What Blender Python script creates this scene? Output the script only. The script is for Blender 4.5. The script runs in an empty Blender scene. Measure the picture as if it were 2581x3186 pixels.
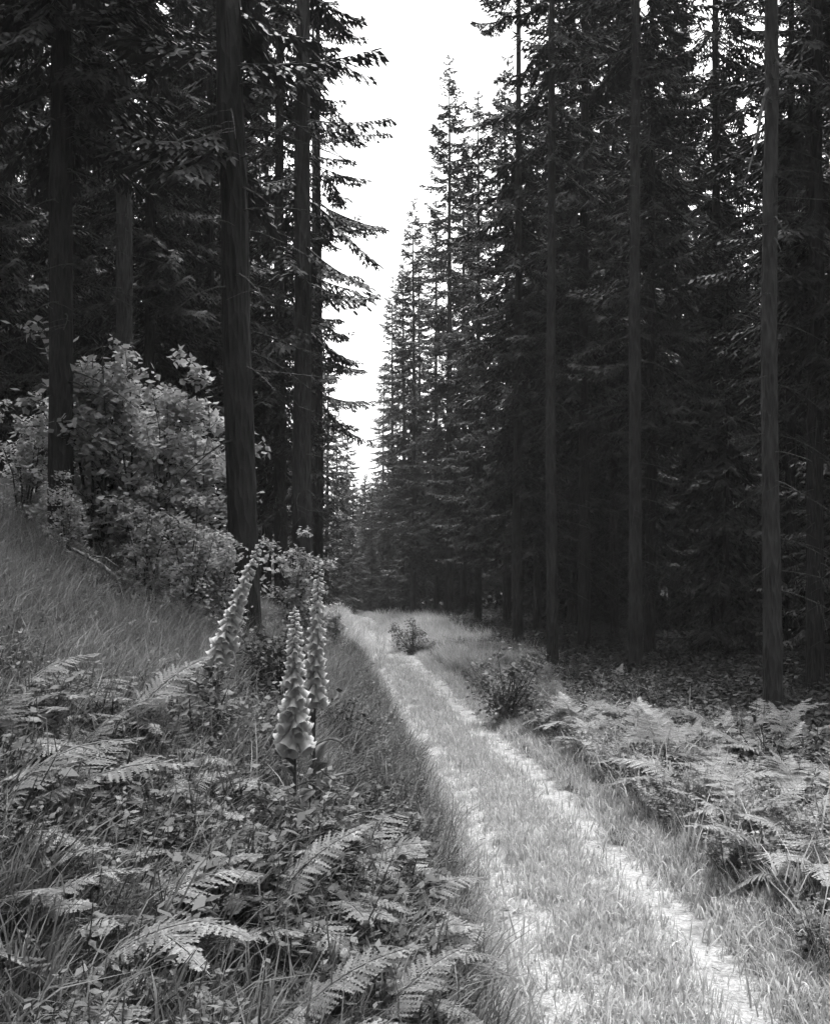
import bpy, math, random
import numpy as np

SC = bpy.context.scene
COL = SC.collection
R = math.radians

# ------------------------------------------------------------------ camera, sky, sun, exposure
cam_d = bpy.data.cameras.new('camera')
cam = bpy.data.objects.new('camera', cam_d)
COL.objects.link(cam)
cam.location = (0, 0, 2.4)
cam.rotation_euler = (R(90), 0, 0)
cam_d.sensor_fit = 'VERTICAL'
cam_d.sensor_height = 36
cam_d.lens = 38.6
cam_d.shift_y = 0.06
cam_d.clip_start = 0.05
cam_d.clip_end = 2000
SC.camera = cam

SUN_EL, SUN_AZ = 75.0, 8.0            # azimuth measured from +Y towards +X
world = bpy.data.worlds.new('World')
SC.world = world
world.use_nodes = True
wn = world.node_tree
bg = wn.nodes['Background']
sky = wn.nodes.new('ShaderNodeTexSky')
sky.sky_type = 'NISHITA'
sky.sun_disc = False
sky.sun_elevation = R(SUN_EL)
sky.sun_rotation = R(SUN_AZ)
sky.air_density = 1.0
sky.dust_density = 4.0
bw = wn.nodes.new('ShaderNodeRGBToBW')   # the photograph is black and white
wn.links.new(sky.outputs[0], bw.inputs[0])
wn.links.new(bw.outputs[0], bg.inputs['Color'])
bg.inputs['Strength'].default_value = 0.15

sun_d = bpy.data.lights.new('sun', 'SUN')
sun_d.energy = 1.5
sun_d.angle = R(20)
sun = bpy.data.objects.new('sun', sun_d)
COL.objects.link(sun)
sun.rotation_euler = (R(90 - SUN_EL), 0, R(180 - SUN_AZ))

SC.view_settings.view_transform = 'Standard'
SC.view_settings.look = 'None'
SC.view_settings.gamma = 1
SC.view_settings.use_curve_mapping = False
SC.view_settings.exposure = 2.3
HAZE = 0.00045
SC.render.engine = 'CYCLES'
SC.cycles.max_bounces = 5
SC.cycles.diffuse_bounces = 3
SC.cycles.glossy_bounces = 2
SC.cycles.transmission_bounces = 3

# ------------------------------------------------------------------ materials (neutral greys: a black and white picture)
def mat(name):
    m = bpy.data.materials.new(name)
    m.use_nodes = True
    return m, m.node_tree.nodes, m.node_tree.links

def ramp(n, stops):
    r = n.new('ShaderNodeValToRGB')
    el = r.color_ramp.elements
    while len(el) < len(stops):
        el.new(0.5)
    for e, (p, v) in zip(el, stops):
        e.position = p
        e.color = (v, v, v, 1)
    return r

def foliage(name, dark, light, transl=0.25, rough=0.6):
    """each leaf its own grey, each plant slightly its own; some light passes through"""
    m, n, l = mat(name)
    out = n['Material Output']
    pb = n['Principled BSDF']
    pb.inputs['Roughness'].default_value = rough
    pb.inputs['Specular IOR Level'].default_value = 0.25
    g = n.new('ShaderNodeNewGeometry')
    oi = n.new('ShaderNodeObjectInfo')
    add = n.new('ShaderNodeMath'); add.operation = 'MULTIPLY_ADD'
    add.inputs[1].default_value = 0.7
    m2 = n.new('ShaderNodeMath'); m2.operation = 'MULTIPLY'; m2.inputs[1].default_value = 0.3
    l.new(g.outputs['Random Per Island'], add.inputs[0])
    l.new(oi.outputs['Random'], m2.inputs[0])
    l.new(m2.outputs[0], add.inputs[2])
    r = ramp(n, [(0, dark), (0.65, dark * 0.5 + light * 0.5), (1, light)])
    l.new(add.outputs[0], r.inputs[0])
    l.new(r.outputs[0], pb.inputs['Base Color'])
    tr = n.new('ShaderNodeBsdfTranslucent')
    l.new(r.outputs[0], tr.inputs['Color'])
    mx = n.new('ShaderNodeMixShader')
    mx.inputs[0].default_value = transl
    l.new(pb.outputs[0], mx.inputs[1]); l.new(tr.outputs[0], mx.inputs[2])
    l.new(mx.outputs[0], out.inputs['Surface'])
    return m

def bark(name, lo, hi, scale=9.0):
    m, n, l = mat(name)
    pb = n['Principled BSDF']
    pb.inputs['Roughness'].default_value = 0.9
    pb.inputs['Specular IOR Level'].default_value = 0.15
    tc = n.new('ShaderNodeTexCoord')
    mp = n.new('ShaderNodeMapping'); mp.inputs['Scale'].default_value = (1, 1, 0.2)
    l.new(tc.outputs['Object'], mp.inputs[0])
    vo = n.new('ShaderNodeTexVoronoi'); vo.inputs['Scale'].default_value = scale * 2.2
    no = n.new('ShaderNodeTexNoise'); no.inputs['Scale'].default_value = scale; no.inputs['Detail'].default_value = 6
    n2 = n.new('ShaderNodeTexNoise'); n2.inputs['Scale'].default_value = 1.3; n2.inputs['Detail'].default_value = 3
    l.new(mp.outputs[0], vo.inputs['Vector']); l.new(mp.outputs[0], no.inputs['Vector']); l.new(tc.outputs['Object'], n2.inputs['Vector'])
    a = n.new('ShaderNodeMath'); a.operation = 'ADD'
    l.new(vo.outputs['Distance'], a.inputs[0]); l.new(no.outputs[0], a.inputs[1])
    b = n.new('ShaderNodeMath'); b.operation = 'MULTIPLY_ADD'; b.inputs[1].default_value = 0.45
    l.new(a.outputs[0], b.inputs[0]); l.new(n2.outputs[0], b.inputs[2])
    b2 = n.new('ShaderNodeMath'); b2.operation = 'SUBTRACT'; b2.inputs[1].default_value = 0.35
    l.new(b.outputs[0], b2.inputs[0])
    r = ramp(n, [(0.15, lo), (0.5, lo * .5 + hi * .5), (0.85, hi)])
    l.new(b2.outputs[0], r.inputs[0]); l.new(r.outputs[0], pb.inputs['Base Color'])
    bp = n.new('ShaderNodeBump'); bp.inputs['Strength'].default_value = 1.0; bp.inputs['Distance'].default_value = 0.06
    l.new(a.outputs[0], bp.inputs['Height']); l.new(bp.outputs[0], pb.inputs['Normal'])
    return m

def earth(name, stops, scale, bump=0.04):
    m, n, l = mat(name)
    pb = n['Principled BSDF']
    pb.inputs['Roughness'].default_value = 0.95
    pb.inputs['Specular IOR Level'].default_value = 0.1
    tc = n.new('ShaderNodeTexCoord')
    n1 = n.new('ShaderNodeTexNoise'); n1.inputs['Scale'].default_value = scale; n1.inputs['Detail'].default_value = 8; n1.inputs['Roughness'].default_value = 0.65
    n2 = n.new('ShaderNodeTexNoise'); n2.inputs['Scale'].default_value = scale * 14; n2.inputs['Detail'].default_value = 6
    l.new(tc.outputs['Object'], n1.inputs['Vector']); l.new(tc.outputs['Object'], n2.inputs['Vector'])
    a = n.new('ShaderNodeMath'); a.operation = 'ADD'
    l.new(n1.outputs[0], a.inputs[0]); l.new(n2.outputs[0], a.inputs[1])
    h = n.new('ShaderNodeMath'); h.operation = 'MULTIPLY'; h.inputs[1].default_value = 0.5
    l.new(a.outputs[0], h.inputs[0])
    r = ramp(n, stops)
    l.new(h.outputs[0], r.inputs[0]); l.new(r.outputs[0], pb.inputs['Base Color'])
    bp = n.new('ShaderNodeBump'); bp.inputs['Strength'].default_value = 0.8; bp.inputs['Distance'].default_value = bump
    l.new(a.outputs[0], bp.inputs['Height']); l.new(bp.outputs[0], pb.inputs['Normal'])
    return m

M = {
    'needles': foliage('spruce_needles', 0.007, 0.026, 0.12),
    'young_needles': foliage('young_spruce_needles', 0.14, 0.3, 0.3),
    'leaf': foliage('broad_leaves', 0.2, 0.5, 0.45, 0.5),
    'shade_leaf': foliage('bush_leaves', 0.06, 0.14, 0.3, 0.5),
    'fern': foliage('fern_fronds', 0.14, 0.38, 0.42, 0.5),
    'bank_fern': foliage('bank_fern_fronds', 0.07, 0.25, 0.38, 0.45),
    'grass': foliage('green_grass', 0.035, 0.13, 0.3, 0.6),
    'dry_grass': foliage('dry_grass', 0.22, 0.54, 0.38, 0.7),
    'herb': foliage('herb_leaves', 0.04, 0.125, 0.3, 0.55),
    'painted_shade': foliage('painted_shade_leaves', 0.02, 0.05, 0.2, 0.6),  # shade of forest edge and bank hollows put into the leaf colour
    'petal': foliage('foxglove_petals', 0.3, 0.58, 0.42, 0.5),
    'pale_grass': foliage('fine_bank_grass', 0.07, 0.23, 0.35, 0.6),
    'bank_weed': foliage('bank_weed_leaves', 0.04, 0.16, 0.35, 0.5),
    'bark': bark('spruce_bark', 0.015, 0.055),
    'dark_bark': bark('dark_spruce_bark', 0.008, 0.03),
    'pale_wood': bark('weathered_wood', 0.07, 0.2, 14),
    'twig': bark('dead_twigs', 0.02, 0.07, 14),
    'ground': earth('forest_floor', [(0.3, 0.012), (0.55, 0.03), (0.75, 0.055)], 1.1),
    'sand': earth('sandy_track', [(0.33, 0.08), (0.5, 0.22), (0.66, 0.34)], 2.6, 0.04),
    'stone': earth('pale_stone', [(0.3, 0.12), (0.5, 0.26), (0.75, 0.34)], 9, 0.03),
}

# soil trodden over the edges of the sandy bed, in ragged patches
n, l = M['sand'].node_tree.nodes, M['sand'].node_tree.links
pb = n['Principled BSDF']
src = pb.inputs['Base Color'].links[0].from_socket
ac = n.new('ShaderNodeAttribute'); ac.attribute_name = 'across'
nz = n.new('ShaderNodeTexNoise'); nz.inputs['Scale'].default_value = 4.5; nz.inputs['Detail'].default_value = 7
tc = n.new('ShaderNodeTexCoord'); l.new(tc.outputs['Object'], nz.inputs['Vector'])
ma = n.new('ShaderNodeMath'); ma.operation = 'MULTIPLY_ADD'; ma.inputs[1].default_value = 1.1
l.new(nz.outputs[0], ma.inputs[0]); l.new(ac.outputs['Fac'], ma.inputs[2])
mr = n.new('ShaderNodeMapRange'); mr.inputs['From Min'].default_value = 1.25; mr.inputs['From Max'].default_value = 1.55
l.new(ma.outputs[0], mr.inputs['Value'])
mx = n.new('ShaderNodeMix'); mx.data_type = 'RGBA'
l.new(mr.outputs[0], mx.inputs['Factor']); l.new(src, mx.inputs[6]); mx.inputs[7].default_value = (.045, .045, .045, 1)
l.new(mx.outputs[2], pb.inputs['Base Color'])

# ------------------------------------------------------------------ mesh helpers
class Geo:
    def __init__(s):
        s.v = []; s.f = []; s.n = 0
    def add(s, v, f):
        v = np.asarray(v, float).reshape(-1, 3); f = np.asarray(f, int).reshape(-1, 3)
        s.v.append(v); s.f.append(f + s.n); s.n += len(v)
    def arrays(s):
        return np.concatenate(s.v), np.concatenate(s.f)
    def mesh(s, name, m, smooth=False):
        v, f = s.arrays()
        me = bpy.data.meshes.new(name)
        me.vertices.add(len(v)); me.vertices.foreach_set('co', v.astype(np.float32).ravel())
        me.loops.add(len(f) * 3); me.loops.foreach_set('vertex_index', f.astype(np.int32).ravel())
        me.polygons.add(len(f))
        me.polygons.foreach_set('loop_start', np.arange(0, len(f) * 3, 3, dtype=np.int32))
        if smooth:
            me.polygons.foreach_set('use_smooth', np.ones(len(f), bool))
        me.update(calc_edges=True)
        me.materials.append(m)
        return me

def obj(name, me, parent=None, **props):
    o = bpy.data.objects.new(name, me)
    COL.objects.link(o)
    if parent is not None:
        o.parent = parent
    for k, v in props.items():
        o[k] = v
    return o

def thing(name, label, cat, loc, rz=0.0, scale=1.0, group=None, tilt=(0, 0)):
    o = bpy.data.objects.new(name, None)
    COL.objects.link(o)
    o.empty_display_size = 0.2
    o.location = loc; o.rotation_euler = (tilt[0], tilt[1], rz); o.scale = (scale,) * 3
    o['label'] = label; o['category'] = cat
    if group:
        o['group'] = group
    return o

def unit(a):
    a = np.asarray(a, float)
    return a / (np.linalg.norm(a, axis=-1, keepdims=True) + 1e-9)

def tube(g, pts, rad, k=6, cap=True, rng=None, rough=0.0):
    pts = np.asarray(pts, float); n = len(pts)
    rad = np.broadcast_to(np.asarray(rad, float), (n,))
    t = unit(np.gradient(pts, axis=0))
    ref = np.array([0, 0, 1.0]) if abs(t[0][2]) < 0.8 else np.array([1.0, 0, 0])
    a = unit(np.cross(t, ref)); b = np.cross(t, a)
    ang = np.arange(k) * 2 * math.pi / k
    rr = rad[:, None] * np.ones(k)
    if rng is not None:
        rr = rr * (1 + rng.normal(0, rough, (n, k)))
    v = pts[:, None, :] + (a[:, None, :] * np.cos(ang)[None, :, None] + b[:, None, :] * np.sin(ang)[None, :, None]) * rr[:, :, None]
    f = []
    for i in range(n - 1):
        for j in range(k):
            p, q = i * k + j, i * k + (j + 1) % k
            f += [(p, q, q + k), (p, q + k, p + k)]
    v = v.reshape(-1, 3)
    if cap:
        v = np.vstack([v, pts[-1] + t[-1] * rad[-1] * 0.2]); c = len(v) - 1
        f += [((n - 1) * k + j, (n - 1) * k + (j + 1) % k, c) for j in range(k)]
    g.add(v, f)

def kites(g, base, tip, width, side):
    """many small pointed leaves at once"""
    base = np.asarray(base, float); tip = np.asarray(tip, float)
    n = len(base)
    mid = base + (tip - base) * 0.42
    w = unit(side) * np.asarray(width, float).reshape(-1, 1)
    v = np.stack([base, mid + w, tip, mid - w], 1).reshape(-1, 3)
    i = np.arange(n) * 4
    f = np.concatenate([np.stack([i, i + 1, i + 2], 1), np.stack([i, i + 2, i + 3], 1)])
    g.add(v, f)

# ------------------------------------------------------------------ ground shape
PY = np.array([-30, 0, 6, 8, 11.5, 17, 24, 35, 50, 62, 76, 100, 150, 400.])
PX = np.array([1.6, 1.35, 1.25, 1.22, 1.0, .45, -.1, -.95, -2.0, -3.6, -6.5, -12, -24, -90.])
def pathc(y):
    y = np.asarray(y, float)
    return sum(np.interp(y + d, PY, PX) for d in (-2, -1, 0, 1, 2)) / 5
def ss(t):
    t = np.clip(t, 0, 1); return t * t * (3 - 2 * t)
def bumps(x, y):
    return (np.sin(x * 1.7 + y * .6) * np.sin(y * 1.3 - x * .4) * .06 + np.sin(x * 3.9 + 1) * np.sin(y * 3.3 + 2) * .03
            + np.sin(x * .31 + y * .17) * .12)
def height(x, y):
    x = np.asarray(x, float); y = np.asarray(y, float)
    c = pathc(y)
    s = (c - .85) - x; r = x - (c + .95)
    k = np.interp(y, [-10, 20, 50, 120], [.5, .5, .25, .1])
    zl = .34 * ss(s / .4) + k * np.clip(s, 0, 6.5) + .16 * np.clip(s - 6.5, 0, 40)
    zr = .10 * ss(r / .5) + .015 * np.clip(r, 0, 12) + .10 * np.clip(r - 14, 0, 60)
    off = np.maximum(s, r)
    z = np.where(s > 0, zl, 0) + np.where(r > 0, zr, 0) + bumps(x, y) * ss(off / 1.2)
    t = x - c
    z = z - .05 * np.exp(-((t - .62) / .2) ** 2) - .06 * np.exp(-((t + .62) / .2) ** 2)
    return z
def H(x, y):
    return float(height(x, y))

def axis(parts):
    return np.unique(np.round(np.concatenate([np.arange(a, b, st) for a, b, st in parts]), 4))
gx = axis([(-200, -60, 20), (-60, -14, 2), (-14, -5, .5), (-5, 5, .13), (5, 14, .5), (14, 60, 2), (60, 201, 20)])
gy = axis([(-100, -20, 20), (-20, 0, 1.5), (0, 14, .16), (14, 40, .4), (40, 80, 1), (80, 200, 5), (200, 401, 50)])
X, Y = np.meshgrid(gx, gy)
V = np.stack([X, Y, height(X, Y)], -1).reshape(-1, 3)
nx, ny = len(gx), len(gy)
I = (np.arange(ny - 1)[:, None] * nx + np.arange(nx - 1)[None, :]).ravel()
g = Geo(); g.add(V, np.concatenate([np.stack([I, I + 1, I + nx + 1], 1), np.stack([I, I + nx + 1, I + nx], 1)]))
obj('ground', g.mesh('ground', M['ground'], True), kind='structure')

# the worn sandy bed of the path lies as a thin sheet just over the ground, its edges ragged
rng = np.random.default_rng(5)
ys = np.concatenate([np.arange(2, 24, .1), np.arange(24, 95, .5)])
g = Geo(); k = 25
wl = .76 + np.interp(ys, np.arange(0, 100, .3), rng.normal(0, .05, 334))
wr = .98 + np.interp(ys, np.arange(0, 100, .3), rng.normal(0, .06, 334))
t = np.linspace(-1, 1, k)
x = pathc(ys)[:, None] + np.where(t < 0, t[None] * wl[:, None], t[None] * wr[:, None])
yy = np.repeat(ys[:, None], k, 1)
z = height(x, yy) + .012 - .03 * np.abs(t[None]) ** 6
i = (np.arange(len(ys) - 1)[:, None] * k + np.arange(k - 1)[None]).ravel()
g.add(np.stack([x, yy, z], -1), np.concatenate([np.stack([i, i + 1, i + k + 1], 1), np.stack([i, i + k + 1, i + k], 1)]))
pm = g.mesh('path', M['sand'], True)
at = pm.attributes.new('across', 'FLOAT', 'POINT')
at.data.foreach_set('value', np.repeat(np.abs(t)[None], len(ys), 0).ravel().astype(np.float32))
obj('path', pm, kind='structure')

# ------------------------------------------------------------------ spruce
def branch_template(rng, L, droop=.45, up=.28):
    g = Geo()
    n = 7
    t = np.linspace(0, 1, n)
    sway = rng.normal(0, .05)
    ax = np.stack([L * t, L * sway * np.sin(t * 3), L * (-droop * t + up * t ** 2.4)], 1)
    tube(g, ax, np.interp(t, [0, 1], [.008 + .007 * L, .003]), 3, False)
    T = np.arange(.12 * rng.random() + .1, 1.0, .085 / L)
    P = np.stack([np.interp(T, t, ax[:, i]) for i in range(3)], 1)
    b, e, w, sd = [], [], [], []
    for p, tt in zip(P, T):
        for s in (-1, 1):
            if rng.random() < .12:
                continue
            l = (.16 + .30 * math.sqrt(L) * (1 - tt) ** .7) * rng.uniform(.6, 1.2)
            d = unit(np.array([.6 + .3 * tt, s * (.85 - .25 * tt), -.35 - .5 * rng.random() * (1 - tt)]))
            q = p.copy()
            m = max(2, int(l / .11))
            for j in range(m):                      # the twig, then its own little twigs
                d = unit(d + np.array([.05, 0, -.16]))
                q2 = q + d * l / m
                b.append(q); e.append(q2 + d * .05); w.append(rng.uniform(.022, .034)); sd.append(np.cross(d, [rng.normal(0, .4), rng.normal(0, .4), 1]))
                for s2 in (-1, 1):
                    d2 = unit(d + s2 * .9 * unit(np.cross(d, [0, 0, 1])) + np.array([0, 0, -.3 * rng.random()]))
                    b.append(q); e.append(q + d2 * rng.uniform(.08, .19)); w.append(rng.uniform(.018, .03)); sd.append(np.cross(d2, [rng.normal(0, .5), rng.normal(0, .5), 1]))
                q = q2
    tipd = unit(ax[-1] - ax[-2])
    b.append(ax[-1] - tipd * .05); e.append(ax[-1] + tipd * .16); w.append(.03); sd.append([0, 1, .2])
    kites(g, np.array(b), np.array(e), np.array(w), np.array(sd))
    return g.arrays()

rng = np.random.default_rng(11)
TEMPL = {L: [branch_template(rng, L, rng.uniform(.3, .7), rng.uniform(.15, .35)) for _ in range(4)] for L in (.5, 1.0, 1.8, 2.7)}

def crown_geo(seed, Ht, start, Rad, gap=.42, per=5, skip=.1, power=.85, lift=0.0, hole=None):
    rng = np.random.default_rng(seed)
    g = Geo()
    z = start
    while z < Ht - .1:
        f = (z - start) / (Ht - start)
        Lm = Rad * min(1, (1 - f) ** power * (.72 + .28 * min(1, f * 5))) + .18
        for i in range(per):
            if rng.random() < skip or (hole and hole[0] < z < hole[1]):
                continue
            L = Lm * rng.uniform(.6, 1.15)
            key = min(TEMPL, key=lambda k: abs(k - L))
            v, tri = TEMPL[key][rng.integers(4)]
            sc = L / key
            az = rng.uniform(0, 2 * math.pi)
            el = np.interp(f, [0, .6, 1], [-.12, .05, .75]) + rng.normal(0, .1) + lift
            ca, sa, ce, se = math.cos(az), math.sin(az), math.cos(el), math.sin(el)
            RY = np.array([[ce, 0, -se], [0, 1, 0], [se, 0, ce]]); RZ = np.array([[ca, -sa, 0], [sa, ca, 0], [0, 0, 1]])
            g.add(v * np.array([sc, min(1, sc * 1.1) if sc < 1 else sc ** .5, sc ** .7]) @ RY.T @ RZ.T + np.array([0, 0, z + rng.uniform(-.2, .2)]), tri)
        z += gap * rng.uniform(.7, 1.3) * (1 if f < .7 else .75)
    b = []
    top = np.array([0, 0, Ht])
    kites(g, np.array([[0, 0, Ht - .4]] * 3), np.array([[.02, 0, Ht + .16], [.06, .05, Ht + .02], [-.04, -.06, Ht]]), np.array([.03] * 3), np.array([[1, 0, 0], [0, 1, 0], [1, 1, 0]]))
    return g

def trunk_geo(seed, Ht, r0, k=12):
    rng = np.random.default_rng(seed)
    zs = np.concatenate([[-.6, 0, .12, .3, .7], np.linspace(1.4, Ht, 22)])
    bend = np.cumsum(rng.normal(0, .012, (len(zs), 2)), 0); bend[:3] = 0
    pts = np.column_stack([bend, zs])
    rad = r0 * np.clip(1 - zs / Ht, 0.02, 1) ** .75
    rad[0] *= 1.9; rad[1] *= 1.6; rad[2] *= 1.35; rad[3] *= 1.14
    g = Geo(); tube(g, pts, rad, k, True, rng, .035)
    for q in range(6):                              # spreading root feet
        a = q * 1.05 + rng.uniform(-.3, .3); d = np.array([math.cos(a), math.sin(a), 0])
        tube(g, [d * r0 * .7 + [0, 0, .34], d * r0 * 1.25 + [0, 0, .13], d * r0 * 2.2 + [0, 0, .0], d * r0 * 3.2 + [0, 0, -.14]], np.array([.4, .42, .3, .15]) * r0, 6, True, rng, .08)
    return g

def twig_geo(seed, z0, z1, n, L=1.0):
    """dead bare side branches of the shaded stem"""
    rng = np.random.default_rng(seed)
    g = Geo()
    for _ in range(n):
        z = rng.uniform(z0, z1); az = rng.uniform(0, 6.283); l = L * rng.uniform(.3, 1.4)
        t = np.linspace(0, 1, 5)
        dx = np.array([math.cos(az), math.sin(az)])
        side = np.array([-dx[1], dx[0]])
        dr = rng.uniform(.1, .7)
        p = np.column_stack([dx[None] * (l * t)[:, None] + side[None] * (rng.normal(0, .12) * l * t ** 2)[:, None], z - dr * l * t ** 1.6])
        tube(g, p, np.linspace(.014, .004, 5), 3, False)
        for j in range(int(l * 4)):
            tt = rng.uniform(.3, 1); q = np.array([np.interp(tt, t, p[:, i]) for i in range(3)])
            d = np.array([dx[0], dx[1], 0]) * .5 + np.array([side[0], side[1], 0]) * rng.choice([-1, 1]) + np.array([0, 0, -.5])
            e = q + unit(d) * rng.uniform(.12, .4)
            tube(g, np.array([q, (q + e) / 2 + [0, 0, .015], e]), [.005, .004, .002], 3, False)
    return g

KINDS = {}
def spruce_kind(key, seed, Ht, r0, start, Rad, bark_m='bark', twigs=30, **kw):
    KINDS[key] = dict(
        trunk=trunk_geo(seed, Ht, r0).mesh('trunk', M[bark_m], True),
        crown=crown_geo(seed + 1, Ht, start, Rad, **kw).mesh('crown', M['needles']),
        twigs=twig_geo(seed + 2, min(2.0, start * .4), start + 1, twigs).mesh('dead_twigs', M['twig']) if twigs else None, h=Ht)

spruce_kind('tall', 101, 27, .20, 10.5, 2.5, twigs=46, skip=.12)
spruce_kind('tall2', 111, 26, .18, 9.0, 2.3, twigs=46, skip=.15)
spruce_kind('bare', 221, 27, .15, 13.0, 2.0, twigs=90, skip=.2, gap=.55)
spruce_kind('gapped', 231, 26, .15, 5.0, 2.4, twigs=20, power=.6, hole=(16.0, 18.0))
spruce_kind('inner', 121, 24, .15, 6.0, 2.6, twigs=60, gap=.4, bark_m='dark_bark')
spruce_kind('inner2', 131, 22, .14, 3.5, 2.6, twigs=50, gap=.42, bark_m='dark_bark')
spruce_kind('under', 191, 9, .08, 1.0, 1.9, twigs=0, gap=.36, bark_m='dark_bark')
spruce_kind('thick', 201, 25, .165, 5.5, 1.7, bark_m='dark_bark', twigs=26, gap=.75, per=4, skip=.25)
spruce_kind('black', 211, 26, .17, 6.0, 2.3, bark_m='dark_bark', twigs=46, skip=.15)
spruce_kind('edge', 141, 25, .19, 4.0, 2.6, twigs=14)
spruce_kind('edge2', 151, 22, .17, 3.0, 2.3, twigs=10)
spruce_kind('full', 161, 16, .15, .8, 2.3, twigs=0)
spruce_kind('sparse', 171, 25, .17, 5.5, 1.7, twigs=26, gap=.75, per=4, skip=.25)
spruce_kind('sparse2', 181, 23, .12, 6.0, 2.1, twigs=20, gap=.85, per=3, skip=.2)

def spruce(kind, x, y, label, group=None, scale=1.0, rz=None, tilt=(0, 0), name='spruce_tree', dark=False):
    K = KINDS[kind]
    r = thing(name, label, 'tree', (x, y, H(x, y) - .03), random.uniform(0, 6.28) if rz is None else rz, scale, group, tilt)
    obj('trunk', K['trunk'], r)
    obj('crown', K['crown'], r)
    if K['twigs']:
        obj('dead_twigs', K['twigs'], r, kind='stuff')
    return r

random.seed(4)
def ux(u, d):                       # metres to the side of the camera of a bearing read off the picture
    return (u - 868) / 2298 * d

placed = []
def T(kind, x, y, *a, **k):
    placed.append((x, y)); return spruce(kind, x, y, *a, **k)

# left row, near to far
T('thick', ux(512, 12), 12, 'thick dark spruce trunk leaning slightly, nearest on the left bank', scale=1.05, tilt=(0, R(-1.6)), rz=0)
T('sparse', ux(632, 18), 18, 'second straight spruce trunk beside the sky gap, behind the thick leaning one', scale=1.0, tilt=(0, R(-.5)))
T('sparse2', ux(668, 27), 27, 'slender spruce with ragged thin branches against the sky, left of the gap')
T('sparse2', ux(655, 36), 36, 'taller ragged spruce behind the slender one on the left', scale=1.08)
T('black', ux(132, 12.2), 12.2, 'black spruce trunk standing in pale saplings at the left edge', scale=.85)
T('tall', ux(262, 18.5), 18.5, 'grey lit spruce trunk rising behind the leafy saplings', scale=.85)
T('edge2', ux(585, 26), 26, 'dark branchy spruce seen between the thick leaning trunk and the second trunk', scale=1.0)
T('edge2', ux(560, 38), 38, 'tall dark spruce behind the branchy one between the two left trunks', scale=1.05)
T('full', ux(640, 46), 46, 'low bushy grey spruce behind the second left trunk', scale=.78)
T('full', ux(683, 60), 60, 'shorter bushy spruce far along the left side', scale=.88)
T('full', ux(706, 74), 74, 'bushy spruce on the left near the path end', scale=.85)
T('full', ux(728, 95), 95, 'small distant spruce just left of the gap foot', scale=.95)
# right row, near to far
nearest = T('bare', ux(1616, 16), 16, 'tall bare spruce trunk nearest at right with a pale lit edge', scale=.95, rz=0)
T('bare', ux(1330, 23), 23, 'bare spruce trunk with pale left side, second from the right', scale=1.0)
T('bare', ux(1156, 25), 25, 'straight bare spruce trunk beside the round verge bush', scale=.92)
T('edge', ux(1200, 37), 37, 'spruce with mid grey lit branches behind the bare trunks', scale=1.08)
T('edge', ux(1000, 42), 42, 'dense dark spruce behind the pointed one, right of the sky gap', scale=.82)
T('edge2', ux(1062, 39), 39, 'dark spruce whose tip fills the notch below the high sky hole', scale=.93)
T('edge2', ux(1125, 35), 35, 'dark spruce just left of the third bare trunk, below the high sky hole', scale=.85)
T('gapped', ux(1082, 31), 31, 'spruce with a bare gap in its crown where the high sky hole shows')
T('edge', ux(940, 50), 50, 'spruce with a thin pointed spire against the sky', scale=1.025, rz=1.0)
T('edge2', ux(865, 55), 55, 'dark trunked spruce directly right of the bright far path', scale=.95)
T('edge2', ux(822, 75), 75, 'lower spruce beyond the dark trunked one, edging the gap', scale=1.02)
T('edge2', ux(802, 98), 98, 'far slim spruce at the narrow foot of the sky gap', scale=.98)

def free(x, y, d):
    return all((x - a) ** 2 + (y - b) ** 2 > d * d for a, b in placed)

T('edge', ux(912, 58), 58, 'spruce filling in behind the pointed one, lower and darker', scale=.88)
T('edge', ux(970, 54), 54, 'dark spruce just right of the pointed one and half hidden by it', scale=.95)
T('edge2', ux(845, 66), 66, 'sloping dark spruce on the lower right side of the sky gap', scale=.98)
for u, d in ((868, 60), (890, 64), (915, 66), (940, 62), (965, 67), (985, 60)):
    T('under', ux(u, d), d, 'low dark spruce under the crowns right of the far path', 'low dark spruces right of the far path', .95)
# dark forest on the right
random.seed(14)
for iy in range(0, 19):
    for ir in range(0, 6):
        y = 13 + iy * 3.2 + random.uniform(-1.1, 1.1)
        x = float(pathc(y)) + (5.9 if y < 32 else 4.4) + ir * 2.9 + random.uniform(-1, 1) + max(0, (18 - y)) * .35
        if not free(x, y, 2.0) or x > y * .42 + 3 or (x / y * 2298 + 868 < 1085 and y < 60):
            continue
        u = 868 + x / y * 2298
        where = ('left of the third bare trunk' if u < 1150 else 'between the third and second bare trunks' if u < 1335
                 else 'between the second and nearest bare trunks' if u < 1615 else 'right of the nearest bare trunk')
        T(random.choice(['inner', 'inner2', 'inner', 'black'] if ir < 2 else ['inner2', 'inner2', 'inner']), x, y, 'slender dark spruce in the right forest, ' + where, 'dark forest spruces ' + where, random.uniform(.85, 1.1))
# dark forest up the left slope
random.seed(15)
for iy in range(0, 14):
    for ir in range(0, 6):
        y = 16 + iy * 3.7 + random.uniform(-1.1, 1.1)
        x = float(pathc(y)) - 5.6 - ir * 3.3 + random.uniform(-1, 1)
        if not free(x, y, 2.2) or x < -y * .40 - 3 or x > ux(560, y):
            continue
        u = 868 + x / y * 2298
        where = 'left of the grey lit trunk' if u < 258 else 'between the grey and the leaning trunk'
        T(random.choice(['inner2', 'inner2', 'inner', 'black']), x, y, 'dark spruce up the left slope, ' + where, 'dark slope spruces ' + where, random.uniform(.85, 1.1))
random.seed(16)
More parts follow.
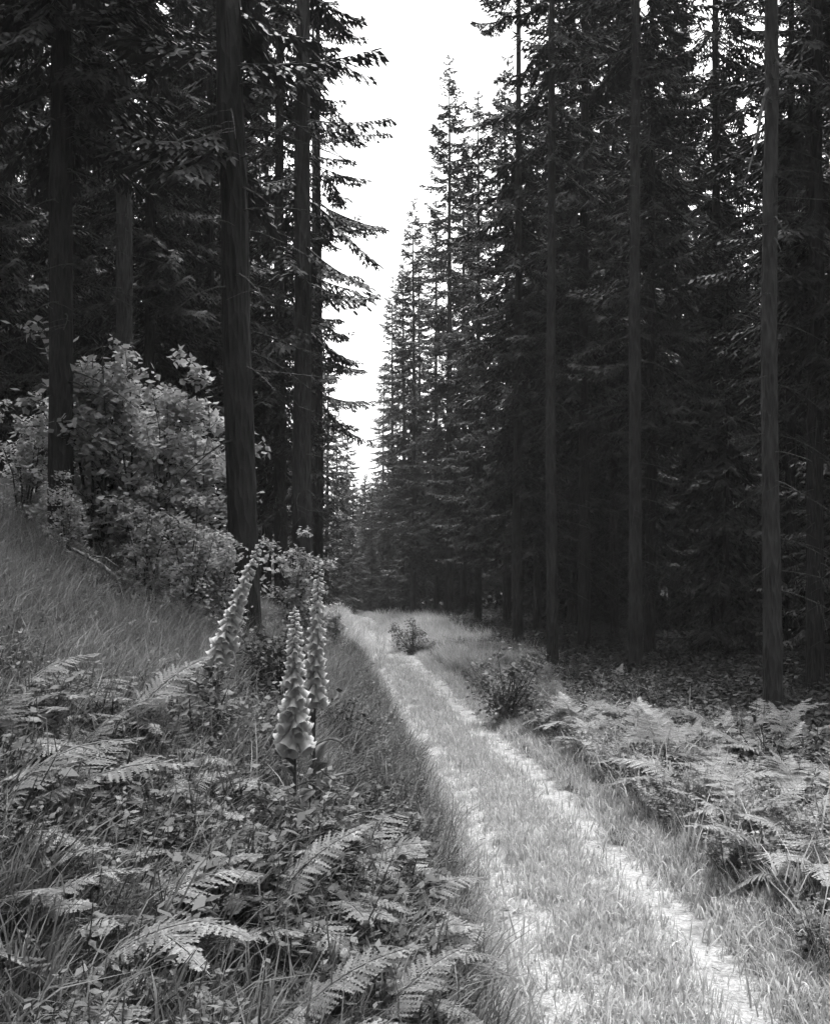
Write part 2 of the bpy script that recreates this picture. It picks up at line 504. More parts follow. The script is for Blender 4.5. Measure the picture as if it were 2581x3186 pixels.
# suppressed young spruces that close the view between the stems, well inside the right forest
for off, y0 in ((8.5, 19), (12.0, 26)):
    for y in np.arange(y0, 74, 2.2):
        yy = float(y) + random.uniform(-.8, .8)
        x = float(pathc(yy)) + off + random.uniform(-1.6, 1.6)
        if x < yy * .40 + 1 and free(x, yy, 1.3):
            T('under', x, yy, 'low dark spruce filling the gaps between the stems inside the right forest', 'low dark spruces inside the right forest', random.uniform(.7, 1.2))
# the wood that closes the end of the avenue
for u, d, s in [(738, 66, .5), (758, 72, .52), (776, 68, .5), (796, 75, .56), (812, 66, .52), (832, 70, .6), (850, 64, .55), (722, 78, .62), (786, 84, .6), (764, 90, .64)]:
    T('full', ux(u, d), d, 'low bushy spruce where the path fades out below the sky gap', 'low spruces closing the path below the sky gap', s)
for u, d, s in [(905, 92, .9), (935, 100, 1.0), (965, 88, .85), (990, 78, .8), (1015, 95, 1.0), (890, 118, 1.1)]:
    T('full', ux(u, d), d, 'dark bushy spruce far behind the pointed spruce on the right', 'bushy spruces far behind the pointed one', s)
for u, d, s in [(700, 118, .8), (722, 128, .85), (745, 135, .88), (765, 142, .95), (783, 150, 1.0), (800, 138, .9), (818, 128, .95), (838, 118, .9), (858, 108, 1.0), (880, 96, 1.1), (775, 125, .7), (752, 112, .62)]:
    T('full', ux(u, d), d, 'distant grey spruce closing the far end of the path', 'distant spruces closing the far end of the path', s)

# ------------------------------------------------------------------ scattering of what nobody could count
def proto_collection(name, meshes):
    c = bpy.data.collections.new(name)
    for i, me in enumerate(meshes):
        o = bpy.data.objects.new('%s_%02d' % (name, i), me); c.objects.link(o)
    return c

def scatter(name, pts, rot, scl, idx, coll, label):
    me = bpy.data.meshes.new(name)
    me.vertices.add(len(pts)); me.vertices.foreach_set('co', np.asarray(pts, np.float32).ravel())
    a = me.attributes.new('rot', 'FLOAT_VECTOR', 'POINT'); a.data.foreach_set('vector', np.asarray(rot, np.float32).ravel())
    a = me.attributes.new('scl', 'FLOAT_VECTOR', 'POINT'); a.data.foreach_set('vector', np.asarray(scl, np.float32).ravel())
    a = me.attributes.new('idx', 'INT', 'POINT'); a.data.foreach_set('value', np.asarray(idx, np.int32))
    o = obj(name, me, kind='stuff', label=label)
    ng = bpy.data.node_groups.new(name, 'GeometryNodeTree')
    ng.interface.new_socket('Geometry', in_out='INPUT', socket_type='NodeSocketGeometry')
    ng.interface.new_socket('Geometry', in_out='OUTPUT', socket_type='NodeSocketGeometry')
    N, L = ng.nodes, ng.links
    gi, go = N.new('NodeGroupInput'), N.new('NodeGroupOutput')
    ci = N.new('GeometryNodeCollectionInfo')
    ci.inputs['Collection'].default_value = coll
    ci.inputs['Separate Children'].default_value = True
    ci.inputs['Reset Children'].default_value = True
    iop = N.new('GeometryNodeInstanceOnPoints')
    iop.inputs['Pick Instance'].default_value = True
    def attr(nm, ty):
        x = N.new('GeometryNodeInputNamedAttribute'); x.data_type = ty; x.inputs['Name'].default_value = nm
        return x.outputs['Attribute']
    e2r = N.new('FunctionNodeEulerToRotation')
    L.new(attr('rot', 'FLOAT_VECTOR'), e2r.inputs[0])
    L.new(gi.outputs[0], iop.inputs['Points']); L.new(ci.outputs[0], iop.inputs['Instance'])
    L.new(attr('idx', 'INT'), iop.inputs['Instance Index'])
    L.new(e2r.outputs[0], iop.inputs['Rotation']); L.new(attr('scl', 'FLOAT_VECTOR'), iop.inputs['Scale'])
    L.new(iop.outputs[0], go.inputs[0])
    md = o.modifiers.new('scatter', 'NODES'); md.node_group = ng
    return o

def tuft(seed, n, h, spread, width, m, arch=.5):
    rng = np.random.default_rng(seed); g = Geo()
    for _ in range(n):
        az = rng.uniform(0, 6.283); d = np.array([math.cos(az), math.sin(az), 0]); s = np.array([-d[1], d[0], 0])
        hh = h * rng.uniform(.45, 1.1); out = hh * arch * rng.uniform(.15, 1.2)
        base = np.array([rng.normal(0, spread), rng.normal(0, spread), -.03])
        t = np.array([0, .35, .7, 1.0])
        drop = rng.uniform(0, .35) * hh
        p = base + d[None] * (out * t ** 1.8)[:, None] + np.array([0, 0, 1])[None] * (hh * t - drop * t ** 4)[:, None]
        w = width * rng.uniform(.6, 1.3) * np.array([.8, 1, .7, 0])
        v = np.concatenate([p[:3] - s * w[:3, None], p[:3] + s * w[:3, None], p[3:]])
        g.add(v, [(0, 1, 4), (0, 4, 3), (1, 2, 5), (1, 5, 4), (2, 6, 5)])
    return g.mesh('tuft', m)

def herb(seed, h, m, n=12, size=.06):
    rng = np.random.default_rng(seed); g = Geo(); b, e, w, s = [], [], [], []
    for k in range(3):
        az = rng.uniform(0, 6.28); ln = rng.uniform(.1, .5) * h; hh = h * rng.uniform(.6, 1)
        t = np.linspace(0, 1, 4)
        p = np.column_stack([math.cos(az) * ln * t ** 1.5, math.sin(az) * ln * t ** 1.5, hh * t - .03])
        tube(g, p, np.linspace(.006, .002, 4), 3, False)
        for j in range(n):
            tt = rng.uniform(.2, 1.0); q = np.array([np.interp(tt, t, p[:, i]) for i in range(3)])
            a2 = rng.uniform(0, 6.28); d = unit([math.cos(a2), math.sin(a2), rng.uniform(-.4, .5)])
            l = size * rng.uniform(.7, 1.5)
            b.append(q); e.append(q + d * l * 1.6); w.append(l * .42); s.append(np.cross(d, [rng.normal(0, .3), rng.normal(0, .3), 1]))
    kites(g, b, e, np.array(w), np.array(s))
    return g.mesh('herb', m)

def points(rng, n, x0, x1, y0, y1, dens):
    """random ground spots kept with the chance dens(x, y); nearer ground gets more"""
    y = y0 + (y1 - y0) * rng.random(n) ** 1.5
    x = x0 + (x1 - x0) * rng.random(n)
    k = rng.random(n) < dens(x, y)
    x, y = x[k], y[k]
    return x, y

def put(name, label, rng, xy, coll, ncoll, smin, smax, lean=.18, sink=0.0, grow=None):
    x, y = xy
    z = height(x, y) - sink
    n = len(x)
    rot = np.column_stack([rng.normal(0, lean, n), rng.normal(0, lean, n), rng.uniform(0, 6.283, n)])
    s = rng.uniform(smin, smax, n)
    if grow is not None:
        s = s * grow(x, y)
    scatter(name, np.column_stack([x, y, z]), rot, np.column_stack([s, s, s * rng.uniform(.8, 1.2, n)]), rng.integers(0, ncoll, n), coll, label)

def SL(x, y): return (pathc(y) - .85) - x
def SR(x, y): return x - (pathc(y) + .95)
def infrustum(x, y): return np.abs(x) < y * .42 + 1.2
def patch(x, y, f=1.0, s=0):
    return .5 + .5 * np.sin(x * 2.1 * f + s + 1.3 * np.sin(y * 1.1 * f + s)) * np.sin(y * 1.6 * f + s * 2 + np.sin(x * 1.4 * f))

def DARK(x, y):                     # bank hollows: grass thinned, their shade painted by dark herbs
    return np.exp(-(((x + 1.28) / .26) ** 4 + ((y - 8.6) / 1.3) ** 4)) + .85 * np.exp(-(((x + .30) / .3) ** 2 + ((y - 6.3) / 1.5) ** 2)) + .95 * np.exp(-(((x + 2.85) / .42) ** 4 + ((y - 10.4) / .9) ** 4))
rng = np.random.default_rng(21)
TALL = proto_collection('tall_tuft', [tuft(i, 20, .38, .07, .0036, M['grass'], .9) for i in range(5)])
SHORT = proto_collection('short_tuft', [tuft(20 + i, 18, .16, .05, .0045, M['dry_grass'], .7) for i in range(4)])
PALE = proto_collection('pale_tuft', [tuft(40 + i, 16, .42, .05, .005, M['dry_grass'], .6) for i in range(4)])
SHADE = proto_collection('painted_shade_herb', [herb(80 + i, .36, M['painted_shade'], 18, .035) for i in range(4)])
FINE = proto_collection('fine_tuft', [tuft(140 + i, 26, .36, .09, .0026, M['pale_grass'], .9) for i in range(4)])
BANKWEED = proto_collection('bank_weed', [herb(120 + i, .45, M['bank_weed'], 26, .02) for i in range(5)])
WEED = proto_collection('weed', [herb(100 + i, .5, M['fern'], 26, .022) for i in range(5)])
HERB = proto_collection('herb', [herb(60 + i, .38, M['herb'], 16, .032) for i in range(5)])

put('grass', 'green grass growing over the left bank and slope', rng,
    points(rng, 60000, -12, 1.2, 1.5, 32, lambda x, y: infrustum(x, y) * ss(SL(x, y) / .25 + .1) * np.interp(y, [0, 12, 32], [1, .7, .25]) * (1 - DARK(x, y))), TALL, 5, .6, 1.25)
put('grass', 'green grass along the right verge', rng,
    points(rng, 34000, .0, 10, 3, 40, lambda x, y: infrustum(x, y) * ss(SR(x, y) / .3 + .1) * np.clip((2.6 - SR(x, y)) / .8, 0, 1) * .8), TALL, 5, .4, .85)
def ridge(x, y):
    t = x - pathc(y)
    mid = np.exp(-((t - .02) / .42) ** 4) * np.interp(y, [3, 9, 14, 24, 40], [1, .9, .7, .4, .15])
    edge = ss((t - .66) / .5) + ss((-t - .55) / .3)
    rut = np.exp(-((t - .60) / .28) ** 4) * (.7 + .3 * patch(x, y, 1.3, 5)) + np.exp(-((t + .50) / .14) ** 4) * (.25 + .75 * patch(x, y, 1.6, 2)) * np.interp(y, [5, 9], [.6, 1])
    return (np.abs(t) < 1.45) * np.clip(mid + edge, 0, 1) * (.35 + .65 * patch(x, y, 2.0)) * (1 - .94 * np.clip(rut, 0, 1)) + .07 * (np.abs(t) < 1.1) * patch(x, y, 4, 1) * np.interp(y, [8, 25], [1, .4])
put('dry_grass', 'short pale grass on the middle ridge of the path and beside the ruts', rng,
    points(rng, 170000, -4, 3.5, 2.5, 70, ridge), SHORT, 4, .35, 1.3)
put('dry_grass', 'short pale grass fringing both edges of the path', rng,
    points(rng, 60000, -4, 3.5, 2.5, 45, lambda x, y: np.exp(-((x - pathc(y) - 1.02) / .16) ** 2) + .8 * np.exp(-((x - pathc(y) + .78) / .14) ** 2)), SHORT, 4, .5, 1.6)
put('dry_grass', 'tall pale grass clump where the path fades out in the distance', rng,
    points(rng, 40000, -3.5, 4.5, 26, 50, lambda x, y: 1.2 * np.exp(-((x - pathc(y) - 1.9) / .8) ** 2) * (y > 33) + np.exp(-((x - pathc(y) + 1.5) / .5) ** 2) * (y > 28) + (SR(x, y) > .2) * (SR(x, y) < 2.6) * (y < 31) * patch(x, y, .6)), PALE, 4, .7, 1.6)  # right verge patch before the far path: sunlight put into pale grass colour
put('dry_grass', 'tall pale grass tufts on the right side of the path', rng,
    points(rng, 9000, -4, 6, 4, 60, lambda x, y: (SR(x, y) > .1) * (SR(x, y) < 2.6) * patch(x, y, .8, 2) ** 2), PALE, 4, .6, 1.7)
put('grass', 'fine pale feathery grass over the middle of the left slope', rng,
    points(rng, 34000, -9, .3, 5.2, 20, lambda x, y: infrustum(x, y) * ss((SL(x, y) - .7) / .8) * ss((y - 5.2) / 2.5) * (1 - DARK(x, y))), FINE, 4, .8, 1.5)
put('undergrowth', 'low leafy herbs among the grass of the left bank', rng,
    points(rng, 16000, -9, 1.0, 1.5, 22, lambda x, y: infrustum(x, y) * (SL(x, y) > .1) * (y > 3.6) * np.interp(y, [5, 8], [1, .35]) * patch(x, y, .7) ** 1.5 * (1 - DARK(x, y))), HERB, 5, .6, 1.3)
put('undergrowth', 'low leafy herbs along the right verge and forest edge', rng,
    points(rng, 16000, .5, 12, 3.5, 34, lambda x, y: infrustum(x, y) * (SR(x, y) > .2) * (SR(x, y) < 2.6) * patch(x, y, .8, 1)), HERB, 5, .6, 1.25)
put('undergrowth', 'pale scruffy weeds standing along the right verge', rng,
    points(rng, 34000, .5, 9, 3.2, 30, lambda x, y: infrustum(x, y) * (SR(x, y) > .25) * np.clip((3.0 - SR(x, y)) / .5, 0, 1) * patch(x, y, 1.3, 3) ** 2), WEED, 5, .35, 1.1)
put('undergrowth', 'small scruffy weeds mixed into the near left bank', rng,
    points(rng, 16000, -5, .6, 2.6, 14, lambda x, y: infrustum(x, y) * (SL(x, y) > .25) * (1 - DARK(x, y)) * patch(x, y, 1.1, 4) ** 1.5 * .7), BANKWEED, 5, .4, 1.0)
put('undergrowth', 'low herbs painted dark as shade under the edge of the right forest', rng,
    points(rng, 26000, .5, 16, 9, 60, lambda x, y: infrustum(x, y) * ss((SR(x, y) - 1.5) / 1.0) * (SR(x, y) < 8)), SHADE, 4, .8, 1.8)  # shadow at the forest edge carried by the dark leaf colour
put('undergrowth', 'low herbs painted dark as shade in the hollow beside the young spruces', rng,
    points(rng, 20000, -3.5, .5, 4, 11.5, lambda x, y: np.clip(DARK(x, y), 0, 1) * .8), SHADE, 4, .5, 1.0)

# the wood all round, outside and behind the counted trees
CR = bpy.data.collections.new('wood')
for kk in ('edge', 'edge2', 'full'):
    gm = bpy.data.objects.new('wood_' + kk, KINDS[kk]['crown']); CR.objects.link(gm)
wx, wy = [], []
for _ in range(4000):
    x, y = rng.uniform(-70, 70), rng.uniform(-40, 170)
    c = float(pathc(y))
    inner = (-22 < x - c < 24 and 8 < y < 80)
    if y < 80:
        ok = (x - c > (24 if y > 8 else 6 if y > 0 else 4)) or (x - c < (-22 if y > 8 else -9 if y > -3 else -5))  # unseen trees around the camera stand closer in to dim the foreground
        if y < 8 and abs(x) < y * .42 + 5: ok = False
    else:
        ok = abs(x - c) > 7 and (x - c > 6 + (y - 80) * 0 or x - c < -7)
        if abs(x) < .1 * y and y > 80: ok = False
    if ok and all((x - a) ** 2 + (y - b) ** 2 > 9 for a, b in zip(wx, wy)):
        wx.append(x); wy.append(y)
wx, wy = np.array(wx), np.array(wy)
n = len(wx)
scatter('woods', np.column_stack([wx, wy, height(wx, wy)]), np.column_stack([np.zeros(n), np.zeros(n), rng.uniform(0, 6.28, n)]),
        np.repeat(rng.uniform(.8, 1.1, n)[:, None], 3, 1), rng.integers(0, 3, n), CR, 'dark spruce wood behind the counted trees and unseen around the camera')

# ------------------------------------------------------------------ leafy saplings and bushes
def shrub_kind(seed, h, w, stems, nleaf, size, leaf_m, stem_m='twig'):
    rng = np.random.default_rng(seed); gs, gl = Geo(), Geo(); b, e, wd, sd = [], [], [], []
    for k in range(stems):
        az = rng.uniform(0, 6.28); out = w * rng.uniform(.2, 1.0); hh = h * rng.uniform(.65, 1.0)
        t = np.linspace(0, 1, 7)
        p = np.column_stack([math.cos(az) * out * t ** 1.3, math.sin(az) * out * t ** 1.3, hh * t - .05]) + np.column_stack([rng.normal(0, .03 * h / 3, (7, 2)), np.zeros(7)])
        tube(gs, p, np.linspace(.006 * h + .006, .003, 7), 5, False)
        for j in range(max(4, int(9 * h / 2))):
            tt = rng.uniform(.15, 1); q = np.array([np.interp(tt, t, p[:, i]) for i in range(3)])
            a2 = rng.uniform(0, 6.28); L = w * rng.uniform(.35, .9) * (1.15 - tt)+ .12
            e2 = q + np.array([math.cos(a2) * L, math.sin(a2) * L, L * rng.uniform(-.1, .7)])
            tube(gs, np.array([q, (q + e2) / 2 + [0, 0, .04], e2]), [.006, .004, .002], 3, False)
            for _ in range(nleaf):
                s = rng.uniform(.1, 1.05); c = q + (e2 - q) * s + rng.normal(0, .05, 3)
                d = unit(rng.normal(0, 1, 3) * [1, 1, .5] + [0, 0, -.15]); l = size * rng.uniform(.6, 1.35)
                b.append(c); e.append(c + d * l); wd.append(l * .36); sd.append(np.cross(d, rng.normal(0, .5, 3) + [0, 0, 1]))
    kites(gl, b, e, np.array(wd), np.array(sd))
    return gs.mesh('stem', M[stem_m], True), gl.mesh('foliage', M[leaf_m])

SAP = [shrub_kind(200 + i, 3.0, .8, 9, 36, .085, 'leaf') for i in range(3)]
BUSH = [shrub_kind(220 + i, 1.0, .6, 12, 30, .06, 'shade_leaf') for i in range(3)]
def shrub(name, k, x, y, label, cat, scale=1, group=None, rz=None):
    r = thing(name, label, cat, (x, y, H(x, y) - .04), random.uniform(0, 6.28) if rz is None else rz, scale, group)
    obj('stem', k[0], r); obj('foliage', k[1], r)
    return r
shrub('leafy_sapling', SAP[0], ux(215, 12.6), 12.6, 'tallest pale leafy sapling beside the black trunk on the left slope', 'sapling', 1.12)
shrub('leafy_sapling', SAP[1], ux(290, 13), 13, 'pale leafy sapling in front of the grey lit trunk', 'sapling', 1.05)
shrub('leafy_sapling', SAP[2], ux(370, 12.5), 12.5, 'lower leafy sapling in the middle of the left thicket', 'sapling', .95)
shrub('leafy_sapling', SAP[0], ux(440, 13.2), 13.2, 'leafy sapling touching the thick leaning trunk', 'sapling', .98)
shrub('leafy_sapling', SAP[1], ux(240, 15), 15, 'leafy sapling at the back of the left thicket', 'sapling', .9)
shrub('leafy_sapling', SAP[2], ux(400, 11), 11, 'small leafy sapling at the front of the left thicket', 'sapling', .55)
shrub('leafy_sapling', SAP[2], ux(300, 11.2), 11.2, 'low leafy sapling right behind the dark hollow', 'sapling', .5)
shrub('leafy_sapling', SAP[0], ux(455, 11.2), 11.2, 'low leafy sapling close to the foot of the thick trunk', 'sapling', .5)
shrub('leafy_sapling', SAP[1], ux(340, 14), 14, 'broad leafy sapling at the top of the left thicket', 'sapling', .92)
shrub('leafy_sapling', SAP[2], ux(135, 11.0), 11.0, 'low leafy sapling hiding the foot of the black trunk', 'sapling', .42)
shrub('leafy_sapling', SAP[1], ux(50, 13), 13, 'dim leafy sapling left of the black trunk at the picture edge', 'sapling', .62)
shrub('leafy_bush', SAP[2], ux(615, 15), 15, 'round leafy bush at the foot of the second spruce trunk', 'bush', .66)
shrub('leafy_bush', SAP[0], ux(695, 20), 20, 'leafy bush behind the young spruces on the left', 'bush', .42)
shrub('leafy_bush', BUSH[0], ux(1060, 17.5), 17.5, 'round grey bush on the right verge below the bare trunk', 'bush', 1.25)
DBUSH = [shrub_kind(240 + i, 1.0, .5, 12, 24, .06, 'painted_shade') for i in range(2)]  # shrubs whose leaf colour holds the shade at the trunk foot
shrub('dark_bush', DBUSH[0], ux(548, 9.6), 9.6, 'bush painted dark as shade at the foot of the thick leaning trunk', 'bush', .85)
shrub('dark_bush', DBUSH[1], ux(585, 8.8), 8.8, 'bush painted dark as shade right behind the broad foxglove', 'bush', .8)
shrub('dark_bush', DBUSH[0], ux(706, 8.6), 8.6, 'bush painted dark as shade behind the upright slim foxglove, towards the path', 'bush', .6)
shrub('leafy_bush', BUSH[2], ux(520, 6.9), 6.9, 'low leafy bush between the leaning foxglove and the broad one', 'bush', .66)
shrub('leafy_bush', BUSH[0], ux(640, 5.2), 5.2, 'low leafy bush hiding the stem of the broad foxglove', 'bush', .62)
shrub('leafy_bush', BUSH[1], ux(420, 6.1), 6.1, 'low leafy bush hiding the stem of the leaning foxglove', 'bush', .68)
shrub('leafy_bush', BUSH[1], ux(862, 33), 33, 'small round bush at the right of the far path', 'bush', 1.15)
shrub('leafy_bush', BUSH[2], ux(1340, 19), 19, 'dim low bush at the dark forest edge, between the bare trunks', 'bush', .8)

# ------------------------------------------------------------------ foxgloves on the bank
g = Geo()                                           # one hanging bell, mouth towards +X
for i, (xx, rr) in enumerate([(0, .004), (.008, .009), (.022, .011), (.036, .014), (.046, .017), (.050, .021)]):
    pass
tube(g, [(0, 0, 0), (.007, 0, -.001), (.022, 0, -.003), (.036, 0, -.005), (.046, 0, -.006), (.051, 0, -.006)], [.004, .009, .011, .014, .016, .021], 8, False)
BELL = g.mesh('flower', M['petal'], True)
g = Geo()
t = np.linspace(0, 1, 6); wv = np.array([.012, .05, .07, .062, .035, 0])
mid = np.column_stack([.34 * t, 0 * t, .10 * np.sin(t * 2.4) - .02]); off = np.column_stack([0 * t, wv, .012 + 0 * t])
v = np.concatenate([mid, mid + off, mid + off * [1, -1, 1]]); f = []
for i in range(5):
    for o1, flip in ((6, 1), (12, -1)):
        f += [(i, i + 1, o1 + i + 1), (i, o1 + i + 1, o1 + i)]
g.add(v, f); FOXLEAF = g.mesh('leaf', M['herb'])
def foxglove(x, y, h, lean, label, seed, sc=1.25):
    rg = np.random.default_rng(seed)
    r = thing('foxglove', label, 'flower', (x, y, H(x, y) - .03), 0)
    t = np.linspace(0, 1, 9)
    p = np.column_stack([lean * t ** 1.5, .05 * t ** 2, h * t])
    g = Geo(); tube(g, p, np.linspace(.011, .003, 9), 6, True)
    obj('stem', g.mesh('stem', M['herb'], True), r)
    n = 84
    for k in range(n):
        f = k / (n - 1); tt = .50 + .49 * f
        q = [float(np.interp(tt, t, p[:, i])) for i in range(3)]
        o = obj('flower', BELL, r)
        s = sc * (1.15 - .95 * f) * rg.uniform(.85, 1.12); o.scale = (s * 1.2, s, s)
        o.location = q; o.rotation_euler = (0, R(38 - 75 * max(0, f - .55)) + rg.normal(0, .12), k * 2.4 + rg.normal(0, .25))
    for k in range(11):
        tt = .02 + .42 * k / 11
        o = obj('leaf', FOXLEAF, r); s = 1.0 - .6 * k / 11
        o.scale = (s, s, s); o.location = [float(np.interp(tt, t, p[:, i])) for i in range(3)]
        o.rotation_euler = (rg.normal(0, .1), rg.normal(-.1, .2), k * 2.3 + rg.normal(0, .2))
foxglove(ux(405, 6.6), 6.6, 1.40, .42, 'tall pale foxglove leaning to the right in front of the thick dark trunk', 1, 1.5)
foxglove(ux(655, 6.2), 6.2, 1.60, .03, 'tallest upright foxglove, slim pale spike beside the path', 2, 1.4)
foxglove(ux(618, 5.5), 5.5, 1.34, -.01, 'broad pale foxglove lower and nearer than the upright slim one', 3, 1.75)

# ------------------------------------------------------------------ ferns
def frond_mesh(seed, L, m, pairs=17, droop=.55):
    rng = np.random.default_rng(seed); g = Geo()
    t = np.linspace(0, 1, 9)
    p = np.column_stack([L * (.12 * t + .75 * t ** 1.35), L * rng.normal(0, .05) * t ** 2, L * (.85 * t - droop * t ** 2.2)])
    tube(g, p, np.linspace(.006, .0015, 9), 3, False)
    b, e, w, s = [], [], [], []
    for k in range(pairs):
        tt = .14 + .86 * k / pairs
        q = np.array([np.interp(tt, t, p[:, i]) for i in range(3)]); q2 = np.array([np.interp(min(1, tt + .05), t, p[:, i]) for i in range(3)])
        fw = unit(q2 - q + 1e-6)
        l = L * .25 * math.sin(math.pi * (.2 + .78 * tt)) ** .9 * (1.15 - .45 * tt) * rng.uniform(.85, 1.1)
        for sg in (-1, 1):
            d = unit(np.array([0, sg, 0]) + fw * (.3 + .3 * tt) + np.array([0, 0, -.15 + rng.normal(0, .12)]))
            nrm = unit(np.array([-fw[2], 0, fw[0] + .2]) + rng.normal(0, .15, 3)); sd = np.cross(d, nrm)
            b.append(q); e.append(q + d * l); w.append(L * .011 + .001); s.append(sd)
            nl = max(3, int(l / .02))
            for j in range(nl):                      # the toothed leaflets of each side leaf
                f = (j + .3) / nl; c = q + d * l * f
                for s3 in (-1, 1):
                    d3 = unit(sd * s3 + d * .55)
                    b.append(c); e.append(c + d3 * L * .034 * (1.1 - .85 * f)); w.append(.0075 * L / .75); s.append(d)
    b.append(p[-2]); e.append(p[-1] + unit(p[-1] - p[-2]) * .03); w.append(.008); s.append([0, 1, 0])
    kites(g, b, e, np.array(w), np.array(s))
    return g.mesh('frond', m)
FR = [frond_mesh(400 + i, .75, M['fern'], 26, .35 + .14 * i) for i in range(4)]
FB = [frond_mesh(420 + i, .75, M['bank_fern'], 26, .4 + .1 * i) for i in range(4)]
def fern(x, y, label, group, scale, fr, n):
    r = thing('fern', label, 'fern', (x, y, H(x, y) - .02), random.uniform(0, 6.28), scale, group)
    for k in range(n):
        o = obj('frond', random.choice(fr), r)
        o.rotation_euler = (random.gauss(0, .12), random.gauss(0, .22), k * 6.283 / n + random.gauss(0, .25))
        sc = random.uniform(.7, 1.1); o.scale = (sc, sc, sc)
random.seed(9)
fp = []
def ferns(n, test, label, group, s0, s1, fr, dmin, box):
    c = tries = 0
    while c < n and tries < 8000:
        tries += 1
        x = random.uniform(box[0], box[1]); y = random.uniform(box[2], box[3])
        if not test(x, y) or any((x - a) ** 2 + (y - b) ** 2 < dmin * dmin for a, b in fp):
            continue
        fp.append((x, y)); c += 1
        fern(x, y, label, group, random.uniform(s0, s1), fr, random.randint(7, 10))
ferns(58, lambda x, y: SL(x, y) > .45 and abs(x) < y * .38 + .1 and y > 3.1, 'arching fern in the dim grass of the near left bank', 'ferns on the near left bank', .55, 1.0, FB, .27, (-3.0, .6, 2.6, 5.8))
ferns(62, lambda x, y: SR(x, y) > .5 and SR(x, y) < 3.2 and x < y * .39, 'pale fern on the right verge between path and forest', 'ferns on the right verge', .8, 1.4, FR, .42, (1.6, 8, 4.2, 16))
ferns(18, lambda x, y: SR(x, y) > 1.2 and SR(x, y) < 3.6 and x < y * .39, 'small fern at the dark forest edge farther along the right', 'ferns at the far right forest edge', .7, 1.1, FR, .6, (1, 7, 17, 27))

# ------------------------------------------------------------------ log, broken stump, stones, hanging branch
rng = np.random.default_rng(77)
lx, ly = ux(200, 10.0), 10.0
lg = thing('fallen_branch', 'broken pale forked branch lying in the dark hollow below the saplings', 'branch', (lx, ly, H(lx, ly) + .45), 0)
g = Geo(); tube(g, [(-.22, .0, .14), (-.08, -.02, .07), (.07, -.03, -.02), (.2, -.05, -.13)], [.012, .018, .02, .02], 9, True, rng, .06)
obj('stick', g.mesh('stick', M['pale_wood'], True), lg)
g = Geo(); tube(g, [(-.06, .02, .07), (.08, .06, .05), (.24, .06, -.07)], [.010, .009, .005], 5, True)
obj('branch_stub', g.mesh('branch_stub', M['pale_wood'], True), lg)
g = Geo(); tube(g, [(-.12, -.12, 9.9), (-.22, -.3, 9.75), (-.33, -.4, 9.3), (-.40, -.42, 8.9), (-.5, -.42, 8.55), (-.58, -.4, 8.35)], [.03, .028, .022, .018, .012, .006], 6, True)
obj('bare_branch', g.mesh('bare_branch', M['pale_wood'], True), nearest, label='thin bare hanging branch')

def stone(seed, x, y, sx, sy, sz, label):
    rng = np.random.default_rng(seed); g = Geo()
    nu, nv = 14, 8
    v = []
    for i in range(nv + 1):
        th = math.pi * i / nv
        for j in range(nu):
            ph = 2 * math.pi * j / nu
            k = 1 + .14 * math.sin(ph * 2 + seed) + .1 * math.sin(ph * 3 + th * 2 + seed * 2) + rng.normal(0, .07)
            cz = math.cos(th) * (1 + rng.normal(0, .12))
            v.append((math.sin(th) ** .7 * math.cos(ph) * sx * k, math.sin(th) ** .7 * math.sin(ph) * sy * k, cz * sz))
    f = []
    for i in range(nv):
        for j in range(nu):
            a, b_ = i * nu + j, i * nu + (j + 1) % nu
            f += [(a, a + nu, b_ + nu), (a, b_ + nu, b_)]
    g.add(v, f)
    o = obj('flat_stone', g.mesh('flat_stone', M['stone'], True), label=label, category='stone', group='flat stones in the left rut')
    o.location = (x, y, H(x, y) + sz * .05); o.rotation_euler = (0, 0, seed * .7)
stone(1, .62, 7.85, .16, .10, .05, 'pale flat stone farthest up the left rut, under the bank edge')
stone(2, .58, 7.3, .15, .09, .05, 'second pale flat stone down the left rut')
stone(3, .62, 6.75, .2, .08, .045, 'long pale flat stone low in the left rut')
stone(4, .60, 6.35, .18, .07, .04, 'pale flat stone nearest the camera in the left rut')
# ------------------------------------------------------------------ thin damp air
me = bpy.data.meshes.new('haze')
x0, x1, y0, y1, z0, z1 = -205, 205, -105, 405, -2, 42
me.from_pydata([(x, y, z) for z in (z0, z1) for y in (y0, y1) for x in (x0, x1)], [],
               [(0, 2, 3, 1), (4, 5, 7, 6), (0, 1, 5, 4), (2, 6, 7, 3), (0, 4, 6, 2), (1, 3, 7, 5)])
hm, hn, hl = mat('haze')
hn.remove(hn['Principled BSDF'])
pv = hn.new('ShaderNodeVolumePrincipled')
pv.inputs['Color'].default_value = (.9, .9, .9, 1)
pv.inputs['Density'].default_value = HAZE
hl.new(pv.outputs[0], hn['Material Output'].inputs['Volume'])
me.materials.append(hm)
obj('haze', me, kind='stuff', label='thin damp air between the trees')
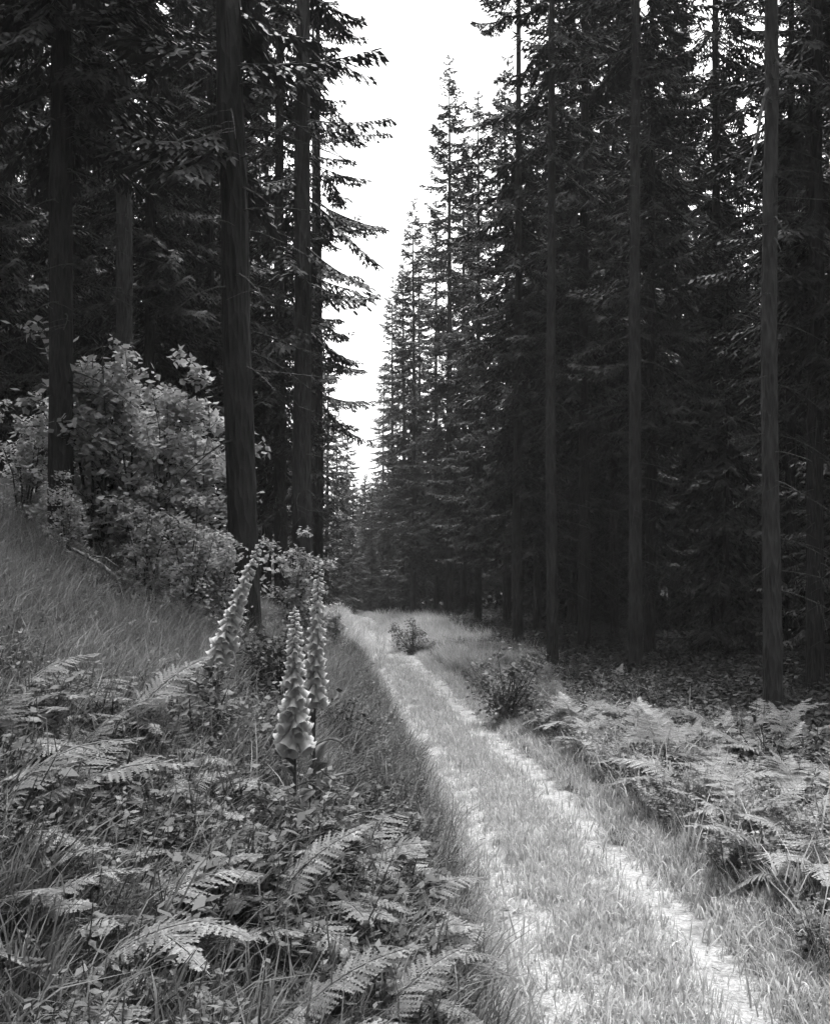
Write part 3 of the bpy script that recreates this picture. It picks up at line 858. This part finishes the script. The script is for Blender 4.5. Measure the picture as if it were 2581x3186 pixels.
# loose pebbles, cones and needle litter in the ruts
def pebble(seed):
    rg = np.random.default_rng(seed); g = Geo()
    v = np.array([(1, 0, 0), (-1, 0, 0), (0, 1, 0), (0, -1, 0), (0, 0, .6), (0, 0, -.4), (.6, .6, .3), (-.6, .5, .3), (.5, -.6, .3), (-.6, -.6, .25)]) * .012 * rg.uniform(.7, 1.3, (10, 3))
    f = [(4, 6, 7), (4, 7, 9), (4, 9, 8), (4, 8, 6), (0, 2, 6), (2, 7, 6), (2, 1, 7), (1, 9, 7), (1, 3, 9), (3, 8, 9), (3, 0, 8), (0, 6, 8)]
    g.add(v, f); return g.mesh('pebble', M['stone'])
def stick(seed):
    rg = np.random.default_rng(seed); g = Geo()
    tube(g, [(-.04, 0, .004), (-.01, rg.normal(0, .008), .008), (.04, rg.normal(0, .01), .005)], [.0018, .002, .001], 4, True)
    return g.mesh('stick', M['twig'], True)
LIT = proto_collection('litter', [pebble(1), pebble(2), pebble(3), pebble(6), stick(4)])
put('litter', 'small pebbles and twigs strewn in the ruts of the path', rng,
    points(rng, 12000, -3, 3.5, 3, 26, lambda x, y: .6 * np.exp(-((np.abs(x - pathc(y)) - .58) / .28) ** 2)), LIT, 5, .5, 1.9, .1)

# the members of a group that do stand out get words of their own
def members(gr):
    return [o for o in SC.objects if o.parent is None and o.get('group') == gr]
for gr in sorted({o['group'] for o in SC.objects if o.parent is None and o.get('category') == 'tree' and o.get('group')}):
    mm = sorted(members(gr), key=lambda o: o.location.y)
    if len(mm) > 3 and gr.startswith('dark'):
        mm[0]['label'] = 'frontmost ' + mm[0]['label']
        mm[1]['label'] = 'second frontmost ' + mm[1]['label']
def beside(gr, x, y, label):
    mm = [o for o in members(gr) if o['label'].startswith(('arching fern', 'pale fern', 'small fern'))]
    o = min(mm, key=lambda q: (q.location.x - x) ** 2 + (q.location.y - y) ** 2)
    o['label'] = label
lb, rv = 'ferns on the near left bank', 'ferns on the right verge'
beside(lb, ux(405, 6.6), 6.0, 'arching fern standing closest below the leaning foxglove')
beside(lb, ux(618, 5.5), 5.3, 'arching fern at the foot of the broad foxglove')
beside(lb, -1.4, 3.3, 'large arching fern in the lower left corner')
beside(lb, .1, 4.2, 'arching fern hanging over the bank edge above the left rut')
beside(rv, ux(1060, 17.5), 16, 'pale fern standing in front of the round grey verge bush')
beside(rv, ux(1616, 16), 15, 'pale fern at the foot of the nearest bare trunk')
beside(rv, 2.4, 5.5, 'pale fern in the lower right corner beside the right rut')
print('trees', len(placed), 'objects', len(SC.objects), 'tris', sum(len(m.polygons) for m in bpy.data.meshes), 'woods', n)
